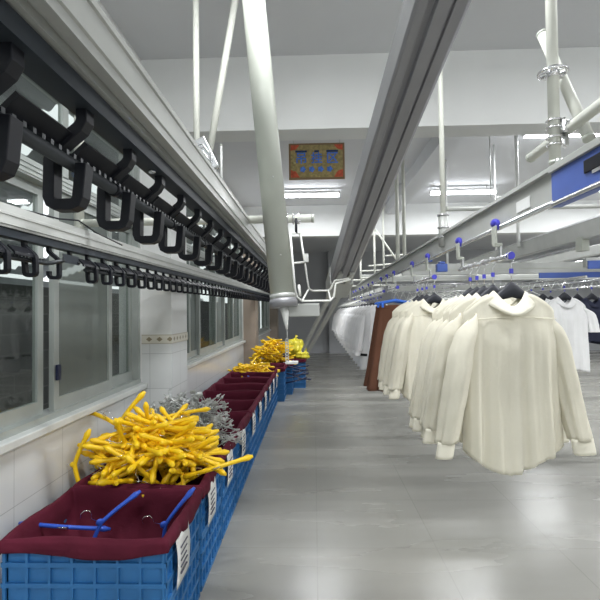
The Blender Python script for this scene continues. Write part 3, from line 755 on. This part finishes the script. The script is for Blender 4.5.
# hanging posts beyond
for i, (x, y, z0, r) in enumerate([(1.15, 6.4, 2.22, .026), (1.24, 6.4, 2.22, .024)]):
    pipe((x, y, z0), (x, y, 3.83), r, ['left of the paired cream posts hanging past the sloping beam', 'right of the paired cream posts hanging past the sloping beam'][i], 'ceiling_post')
for i, (px, yt, Y, z0, r, lb) in enumerate([(517, 132, 5.4, 2.3, .018, 'bright white hanging rod, right one of the thin pair'), (495, 150, 6.4, 2.3, .012, 'thin white hanging rod left of the thicker one'), (491, 127, 5.9, 3.0, .006, 'very thin dark hanging rod beside the tube light'), (447, 140, 7.0, 2.2, .014, 'pale hanging rod just right of the main rail pipe')]):
    x = (px - 314) / F * Y
    pipe((x, Y, z0), (x, Y, 3.83), r, lb, 'hanging_rod', 'whiteplastic' if r > .01 else 'wire')
# scaffold frame far right of the beam
sf = thing('scaffold', 'cream pipe scaffold frame standing beyond the sloping beam', 'frame', (1.1, 9.0, 1.9))
def fr(px, py, Y=9.0): return at(px, py, Y) - Vector((1.1, 9.0, 1.9))
for a, b in (((361, 254), (361, 288)), ((375, 229), (375, 283)), ((384, 200), (384, 280)), ((350, 277), (350, 300)), ((376, 230), (398, 263))): MB().tube([fr(*a), fr(*b)], .018, 8).build('post' if a[0] == b[0] else 'brace', M['pipe'], sf)
for a, b in (((385, 257), (412, 256)), ((369, 267), (395, 265)), ((360, 272), (400, 271)), ((340, 281), (372, 281)), ((361, 279), (400, 278)), ((350, 287), (395, 286))): MB().tube([fr(*a), fr(*b, )], .016, 8).build('crossbar', M['pipe'], sf)
for a, b in (((384, 205), (384, 160)), ((375, 229), (375, 160))): MB().tube([fr(*a), fr(*b)], .012, 8).build('post', M['pipe'], sf)

# ------------------------------------------------------------------ right-hand side rails
XC = 2.4
rc = thing('side_rail', 'broad grey box rail running back at right beyond the main rail', 'rail', (XC, 1.6, 2.2))
MB().box(-.03, .05, 0, 9.5, 0, .155).build('box_profile', M['alu'], rc, bevel=.006)
MB().box(-.035, .055, 0, 9.5, .15, .165).build('top_lip', M['silver'], rc)
MB().tube([(-.02, 2.65, -.06), (-.02, 6.5, -.06)], .018, 12).build('running_tube', M['silver'], rc)
MB().box(-.04, .03, 2.58, 2.68, -.10, .03).build('end_bracket', M['tube'], rc, bevel=.005)
for i, (x, y0) in enumerate(((3.5, 2.5), (4.8, 3.0))):
    t = thing('side_rail', 'grey box rail %s at right' % ('second from the main rail' if i == 0 else 'farthest'), 'rail', (x, y0, 2.25))
    MB().box(-.03, .05, 0, 9, 0, .12).build('box_profile', M['alu'], t, bevel=.006)
    MB().tube([(-.02, 0, -.05), (-.02, 8, -.05)], .016, 12).build('running_tube', M['silver'], t)
def cross_beam(y, x0, x1, z0, z1, label, m='alu', blue=None):
    t = thing('cross_beam', label, 'beam', (x0, y, z0))
    MB().box(0, x1 - x0, -.03, .03, 0, z1 - z0).build('beam_profile', M[m], t, bevel=.004)
    MB().box(0, x1 - x0, -.036, -.03, (z1 - z0) * .42, (z1 - z0) * .5).build('groove', M['tube'], t)
    if blue: MB().box(blue[0] - x0, blue[1] - x0, -.045, -.03, blue[2] - z0, blue[3] - z0).build('blue_strip', M['bluerail'], t, bevel=.002)
    return t
cross_beam(5.2, .98, 6.5, 1.98, 2.10, 'grey cross beam with long blue strip behind the nearest shirts', blue=(2.45, 3.18, 1.925, 1.985))
cross_beam(4.6, 2.62, 5.5, 1.99, 2.08, 'short grey cross beam with wide blue plate at the right edge', blue=(2.63, 5.0, 1.97, 2.05))
cross_beam(7.0, .95, 7.5, 2.02, 2.10, 'grey cross beam farther back behind the shirts')
cross_beam(9.6, .95, 8.5, 2.25, 2.33, 'highest grey cross beam in front of the far wall')
cross_beam(5.9, .95, 2.9, 1.83, 1.90, 'low grey beam carrying the zigzag spacer wire')
# zigzag hook strips
def zigzag(loc, n, pitch, h, label, m='whitewire', axis='x', r=.006):
    t = thing('zigzag_strip', label, 'wire strip', loc)
    pts = []
    for k in range(2 * n + 1):
        q = k * pitch / 2
        pts.append((q if axis == 'x' else 0, q if axis == 'y' else 0, 0 if k % 2 else -h))
    MB().tube(pts, r, 6).build('zigzag_wire', M[m], t)
    e = (2 * n) * pitch / 2
    MB().tube([(0, 0, 0.004), (e if axis == 'x' else 0, e if axis == 'y' else 0, .004)], r * .9, 6).build('carrier_wire', M['silver'], t)
    return t
zigzag((.98, 5.85, 1.82), 17, .085, .10, 'zigzag silver wire strip behind the shirt hangers')
zigzag((2.35, 5.1, 1.90), 22, .10, .09, 'zigzag silver wire strip at right above the white blouses')
zigzag((1.0, 6.9, 1.97), 26, .08, .12, 'zigzag silver wire strip farthest back behind the shirts')
zigzag((XR + .05, 6.0, 1.90), 50, .12, .10, 'zigzag silver wire strip along the far main rail', axis='y')
# empty grey hangers on the right
hl = wire_hanger(); tag(hl, 'empty pale wire hanger in the clutter above the white blouses at right', 'hanger', 'empty hangers on the right side rails')
n = 0
for x, y0, y1, st in ((XC, 5.3, 9.0, .16), (3.48, 4.2, 5.0, .16), (1.6, 5.4, 7.8, .2)):
    y = y0
    while y < y1:
        if n == 0: hl.location = (x, y, 1.86); hl.rotation_euler = (0, 0, .3)
        else: dup(hl, (x, y, 1.86), (0, 0, .3 + random.uniform(-.3, .3)))
        n += 1; y += st
for x, y0, y1, lb in ((XC - .11, 4.0, 9.0, 'silver bar holding the white blouses'), (3.48, 3.9, 9., 'silver bar holding the navy clothes'), (1.6, 5.3, 7.9, 'silver bar behind the second group of shirts')):
    tag(MB().tube([(0, 0, 0), (0, y1 - y0, 0)], .011, 10).build('hanging_bar', M['silver'], loc=(x, y0, 1.86)), lb, 'bar')
gl = ['white short blouse hanging nearest at the right', 'white short blouse hanging just behind the nearest white blouse', 'white short blouse hanging third at the right']
gp = None
for i, y in enumerate((4.35, 4.75, 5.0)):
    hang(y, .1, 'black hanger in the %s white blouse' % ['nearest', 'second', 'third'][i], 'black blouse hangers', XC - .11, 1.855)
    if gp is None: gp = make_garment('blouse', gl[0], 'blouse', 41, 'white', 'white', (XC - .11, y, 1.70), .1, 'white blouses at the right', cuffs=False, L=.65, a0=.20, a1=.215, depth=.07, tail=.0, shortsleeve=True)
    else: dup(gp, (XC - .11 - .04 * i, y, 1.70), (0, 0, .1 - .1 * i), gl[i])
gp = None
for i, y in enumerate((4.7, 4.95, 5.2, 5.5)):
    lb = 'navy top hanging %s at the right edge' % ['nearest', 'second', 'third', 'last'][i]
    hang(y, .1, 'black hanger in the %s navy top' % ['nearest', 'second', 'third', 'last'][i], 'black navy top hangers', 2.74, 1.855)
    if gp is None: gp = make_garment('navy_blouse', lb, 'top', 51, 'navy', 'navy', (2.74, y, 1.70), .1, 'navy tops at the right edge', cuffs=False, L=.44, a0=.20, a1=.23, depth=.08, tail=.0, shortsleeve=True)
    else: dup(gp, (2.74, y, 1.70), (0, 0, .1), lb)
tag(MB().tube([(0, 0, 0), (0, 1.6, 0)], .011, 10).build('hanging_bar', M['silver'], loc=(2.74, 4.4, 1.86)), 'silver bar holding the navy tops at the right edge', 'bar')
# blue boxes on the far rails
for (px, py, Y, w, h, lb) in ((441, 270, 4.1, .045, .07, 'small blue block under the main rail behind the shirts'), (425, 262, 5.0, .07, .04, 'blue block hanging left of the small blue block')):
    tag(MB().box(-w, w, -.03, .03, -h / 2, h / 2).box(-w * .5, w * .5, -.035, .035, h / 2, h / 2 + .02).build('drive_block', M['bluerail'], loc=at(px, py, Y), bevel=.004), lb, 'block')

# ------------------------------------------------------------------ crates
CX0, CX1, CH = -1.40, -.665, .60
def crate(name, label, y0, y1, x0=CX0, x1=CX1, tags=1, sag=.25, lean=0):
    cx = (x0 + x1) / 2; cy = (y0 + y1) / 2; W = x1 - x0; D = y1 - y0
    t = thing(name, label, 'crate', (cx, cy, 0), lean, 'blue crates with maroon liners')
    a, b = W / 2 - .012, D / 2 - .012
    m = MB(); th = .012
    for (x0_, x1_, y0_, y1_) in ((-a, -a + th, -b, b), (a - th, a, -b, b), (-a, a, -b, -b + th), (-a, a, b - th, b)): m.box(x0_, x1_, y0_, y1_, 0.01, CH - .03)
    m.box(-a, a, -b, b, .005, .02); m.build('shell', M['blue'], t)
    r = MB()
    for z in (0., .14, .285, .31, .44, CH - .06): r.box(-a - .012, a + .012, -b - .012, b + .012, z, z + .022) if False else None
    for z in (.0, .10, .19, .275, .30, .39, .48, CH - .055):
        hh = .02
        r.box(a, a + .014, -b - .012, b + .012, z, z + hh); r.box(-a - .014, -a, -b - .012, b + .012, z, z + hh)
        r.box(-a - .014, a + .014, -b - .014, -b, z, z + hh); r.box(-a - .014, a + .014, b, b + .014, z, z + hh)
    n = 7
    for k in range(n + 1):
        y = -b + k * 2 * b / n; r.box(a, a + .013, y - .006, y + .006, .0, CH - .04); r.box(-a - .013, -a, y - .006, y + .006, 0, CH - .04)
        x = -a + k * 2 * a / n; r.box(x - .006, x + .006, -b - .013, -b, 0, CH - .04); r.box(x - .006, x + .006, b, b + .013, 0, CH - .04)
    r.build('ribs', M['blue'], t)
    # fabric liner: inner pocket, over the rim, short outer drape
    rnd = random.Random(int(y0 * 100)); ph = [rnd.uniform(0, 6.28) for _ in range(6)]
    prof = [(-.13, -.20 - sag), (-.08, -.16 - sag * .8), (-.035, -.13 - sag * .4), (-.025, -.06), (-.012, -.008), (.0, .006), (.012, .004), (.022, -.01), (.027, -.035), (.026, -.06)]
    def sq(u):
        p = (u % 1) * 4; k = int(p); f = p - k
        return [(-1 + 2 * f, -1), (1, -1 + 2 * f), (1 - 2 * f, 1), (-1, 1 - 2 * f)][k % 4]
    def fn(u, v):
        q = v * (len(prof) - 1); k = min(int(q), len(prof) - 2); f = q - k
        off = prof[k][0] * (1 - f) + prof[k + 1][0] * f; dz = prof[k][1] * (1 - f) + prof[k + 1][1] * f
        sx, sy = sq(u)
        wv = .006 * math.sin(u * 40 + ph[0] + v * 3) + .005 * math.sin(u * 73 + ph[1] - v * 4)
        if off > .015: wv = abs(wv) * .8
        elif off > -.03: wv = wv * .3
        else: wv *= 2.2
        return Vector((sx * (W / 2 - .01 + off + wv), sy * (D / 2 - .01 + off + wv), CH + dz * (1 if off < 0 else 1 + .5 * math.sin(u * 23 + ph[2]) * .5) + (0.006 * math.sin(u * 30 + ph[3]) if off > -.02 else 0)))
    lm = MB().grid(fn, 160, 24, True)
    aw, bw = W / 2 - .135, D / 2 - .135
    lm.grid(lambda u, v: Vector(((u * 2 - 1) * (aw + .01), (v * 2 - 1) * (bw + .01), CH - .2 - sag + .012 * math.sin(u * 9 + ph[4]) * math.sin(v * 7))), 12, 12)
    lm.build('liner', M['maroon'], t, solid=.003)
    for k in range(tags):
        p = MB(); yy = -D * .18 + k * .2
        def pf(u, v, yy=yy): return Vector((a + .032 + .006 * math.sin(v * 4 + k) + .004 * v, yy + (u - .5) * .21 + .01 * v, CH - .045 - .23 * v))
        po = p.grid(pf, 5, 9).build('paper_label', M['paper'], t, solid=.001)
        q = MB()
        for z in range(5): q.box(a + .0375 + .004 * math.sin((.06 + z * .03) / .23 * 4 + k), a + .0385 + .006, yy - .06 + z * .001, yy + .05 - .008 * (z % 3), CH - .10 - z * .03, CH - .094 - z * .03)
        q.build('handwriting', M['ink'], po)
    return t
YS = [(2.06, 2.66), (2.70, 3.28), (3.32, 3.90)]
crate('crate', 'nearest blue crate, maroon lined, with a few blue hangers inside', *YS[0], sag=.1, tags=1)
crate('crate', 'blue crate heaped with yellow hangers, second from the camera', *YS[1], tags=1)
crate('crate', 'blue crate heaped with grey metal clip hangers', *YS[2], tags=1)
crate('crate', 'narrow blue crate beside the tiled column, empty maroon liner', 3.94, 4.66, x0=-1.20, x1=CX1 + .0, tags=1)
lbs = ['first empty maroon lined crate past the tiled column', 'second empty maroon lined crate past the tiled column', 'maroon lined crate just before the one of blue hangers', 'maroon lined crate holding some pale blue hangers', 'crate carrying the first far heap of yellow hangers']
lbs.insert(2, 'third empty maroon lined crate past the tiled column')
for i in range(6): crate('crate', lbs[i], 4.70 + .6 * i, 5.26 + .6 * i, tags=1)
crate('crate', 'crate carrying the tall far heap of yellow hangers', 9.0, 9.65, x0=-1.15, x1=-.44, tags=0)
crate('crate', 'maroon lined crate between the two far heaps of yellow hangers', 8.32, 8.95, x0=-1.25, x1=-.55, tags=0)
crate('crate', 'farthest crate, under the lemon yellow bags', 9.75, 10.4, x0=-.95, x1=-.2, tags=0)

# ---- plastic hangers (thick rounded arms)
def plastic_hanger(material, name='plastic_hanger', th=.0155, W=.215):
    t = bpy.data.objects.new(name, None); C.objects.link(t)
    pts = []; rs = []
    for k in range(15):
        s = k / 7 - 1; x = s * W; z = -.075 * abs(s) ** 1.25 + .0; pts.append((x, 0, z))
        e = abs(s); r = th * (.85 + .05 * e) if e < .7 else th * (.9 + (e - .7) * 2.4)
        if e > .99: r = th * .6
        rs.append(r)
    MB().tube(pts, rs, 10).build('shoulder_arms', M[material], t)
    MB().ell((0, 0, .008), (.02, th * .8, .02), 10, 7).build('neck', M[material], t)
    MB().tube([(0, 0, .02), (0, 0, .06), (.018, 0, .075), (.03, 0, .095), (.02, 0, .118), (0, 0, .122), (-.016, 0, .11)], .0022, 6).build('hook', M['chrome'], t)
    return t
def clip_hanger():
    t = bpy.data.objects.new('clip_hanger', None); C.objects.link(t)
    MB().tube([(-.16, 0, 0), (.16, 0, 0)], .004, 6).build('bar', M['wire'], t)
    MB().tube([(-.13, 0, 0), (0, 0, .05), (.13, 0, 0)], .003, 6).build('yoke_wire', M['wire'], t)
    MB().tube([(0, 0, .05), (0, 0, .08), (.02, 0, .095), (.025, 0, .115), (0, 0, .13), (-.018, 0, .118)], .003, 6).build('hook', M['wire'], t)
    for s in (-1, 1):
        MB().box(s * .13 - .010, s * .13 + .010, -.008, -.003, -.032, .010).box(s * .13 - .010, s * .13 + .010, .003, .008, -.032, .010).build('clip', M['alu'], t)
    return t
def pile(proto, n, cx, cy, rx, ry, z0, H, label, group, cat='hanger', tilt=.5, first=None, surf=.7, pw=1.6):
    rnd = random.Random(int(cy * 31)); out = []
    for i in range(n):
        while True:
            a, b = rnd.uniform(-1, 1), rnd.uniform(-1, 1)
            if a * a + b * b < 1: break
        rr = (abs(a) ** 2 + abs(b) ** 2)
        top = z0 + H * max(0, 1 - rr ** (pw / 2)) ** .8
        z = top - rnd.random() ** 1.5 * .09 if rnd.random() < surf else rnd.uniform(z0, top)
        rot = (rnd.gauss(PI / 2, tilt), rnd.gauss(0, tilt * .7), rnd.uniform(0, 2 * PI))
        loc = (cx + a * rx, cy + b * ry, z)
        if i == 0 and first: proto.location = loc; proto.rotation_euler = rot; tag(proto, label, cat, group); o = proto
        else: o = dup(proto, loc, rot, label, group); o['category'] = cat
        out.append(o)
    return out
yh = plastic_hanger('yellow')
L1 = 'yellow plastic hanger in the large heap nearest the camera'
pile(yh, 135, -1.02, 2.98, .30, .24, .58, .31, L1, 'yellow hangers in the near heap', first=True, tilt=.55, pw=3.2)
# the ones that stand out of the heap
def one(px, py, Y, rot, label): o = dup(yh, at(px, py, Y), rot, label); o['category'] = 'hanger'; return o
one(119, 419, 2.9, (.1, -1.22, .0), 'yellow hanger standing highest on the near heap, one arm up')
one(71, 463, 2.80, (.0, -1.5, .1), 'yellow hanger upright at the wall side of the near heap')
one(215, 466, 2.78, (1.3, -.25, .15), 'yellow hanger poking out over the aisle side of the near heap')
one(180, 412, 3.2, (1.2, -.1, .5), 'yellow hanger lying at the back of the near heap against grey hangers')
one(105, 418, 3.0, (.9, .35, -.3), 'yellow hanger lying across the top left of the near heap')
ch = clip_hanger()
pile(ch, 130, -1.0, 3.62, .34, .25, .60, .31, 'grey metal clip hanger in the tangled heap behind the yellow ones', 'grey clip hangers in their heap', first=True, tilt=.7, pw=3.)
pile(yh, 50, -1.02, 7.98, .25, .22, .56, .17, 'yellow plastic hanger in the small far heap before the tall one', 'yellow hangers in the small far heap', tilt=.5)
pile(yh, 95, -.82, 9.32, .30, .30, .58, .44, 'yellow plastic hanger in the tall far heap', 'yellow hangers in the tall far heap', tilt=.4, pw=2.2)
bh = plastic_hanger('bluehanger', 'blue_hanger', .012)
for i, (px, py, Y, rot) in enumerate([(98, 521, 2.35, (.3, -.9, .4)), (163, 523, 2.40, (.2, -1.2, .2)), (60, 525, 2.30, (1.2, .2, .3))]):
    lb = ['blue hanger leaning up in the middle of the nearest crate', 'blue hanger standing at the right of the nearest crate', 'blue hanger lying at the left in the nearest crate'][i]
    if i == 0: bh.location = at(px, py, Y); bh.rotation_euler = rot; tag(bh, lb, 'hanger', 'blue hangers in the nearest crate')
    else: o = dup(bh, at(px, py, Y), rot, lb)
pile(bh, 18, -1.02, 7.38, .26, .2, .42, .14, 'pale blue hanger lying in a maroon lined far crate', 'blue hangers in a far crate', tilt=.3)
# dark hangers spilling on the aisle side
nh = plastic_hanger('navyplastic', 'navy_hanger', .016)
for i in range(8):
    p = Vector((-.36 + .03 * (i % 3), 8.75 + i * .07, .30 + .1 * ((i * 7) % 5) / 2)); rt = (PI / 2 + .3 * (i % 2), .25 * ((i % 3) - 1), random.uniform(-.5, .5))
    lb = 'navy hanger poking out low on the aisle side of the far crates'
    if i == 0: nh.location = p; nh.rotation_euler = rt; tag(nh, lb, 'hanger', 'navy hangers spilling from the far crate')
    else: dup(nh, p, rt)
# lemon yellow bags on the farthest crate
def bag(loc, s, label, seed):
    rnd = random.Random(seed); p = [rnd.uniform(0, 6) for _ in range(4)]
    def fn(u, v):
        a = 2 * PI * u; b = PI * (v * .98 + .01); f = 1 + .12 * math.sin(5 * a + p[0]) * math.sin(b) + .10 * math.sin(9 * a + 4 * b + p[1]) + .08 * math.sin(7 * b + p[2])
        return Vector((s[0] * f * math.cos(a) * math.sin(b), s[1] * f * math.sin(a) * math.sin(b), s[2] * f * math.cos(b) + s[2]))
    t = thing('plastic_bag', label, 'bag', loc); MB().grid(fn, 40, 24, True).build('bag_body', M['lime'], t)
    MB().tube([(0, 0, 2 * s[2] * .95), (.01, 0, 2 * s[2] + .03), (.04, .01, 2 * s[2] + .07)], [.02, .012, .035], 8).build('tied_neck', M['lime'], t)
bag((-.42, 10.1, .60), (.20, .2, .20), 'larger lemon yellow bag atop the farthest crate', 4)
bag((-.26, 9.95, .56), (.13, .13, .10), 'smaller lemon yellow bag at the aisle edge of the farthest crate', 9)

# ------------------------------------------------------------------ view
S.view_settings.view_transform = 'Standard'; S.view_settings.look = 'None'; S.view_settings.gamma = 1; S.view_settings.use_curve_mapping = False
S.view_settings.exposure = 0.1
S.cycles.max_bounces = 8; S.cycles.transparent_max_bounces = 12
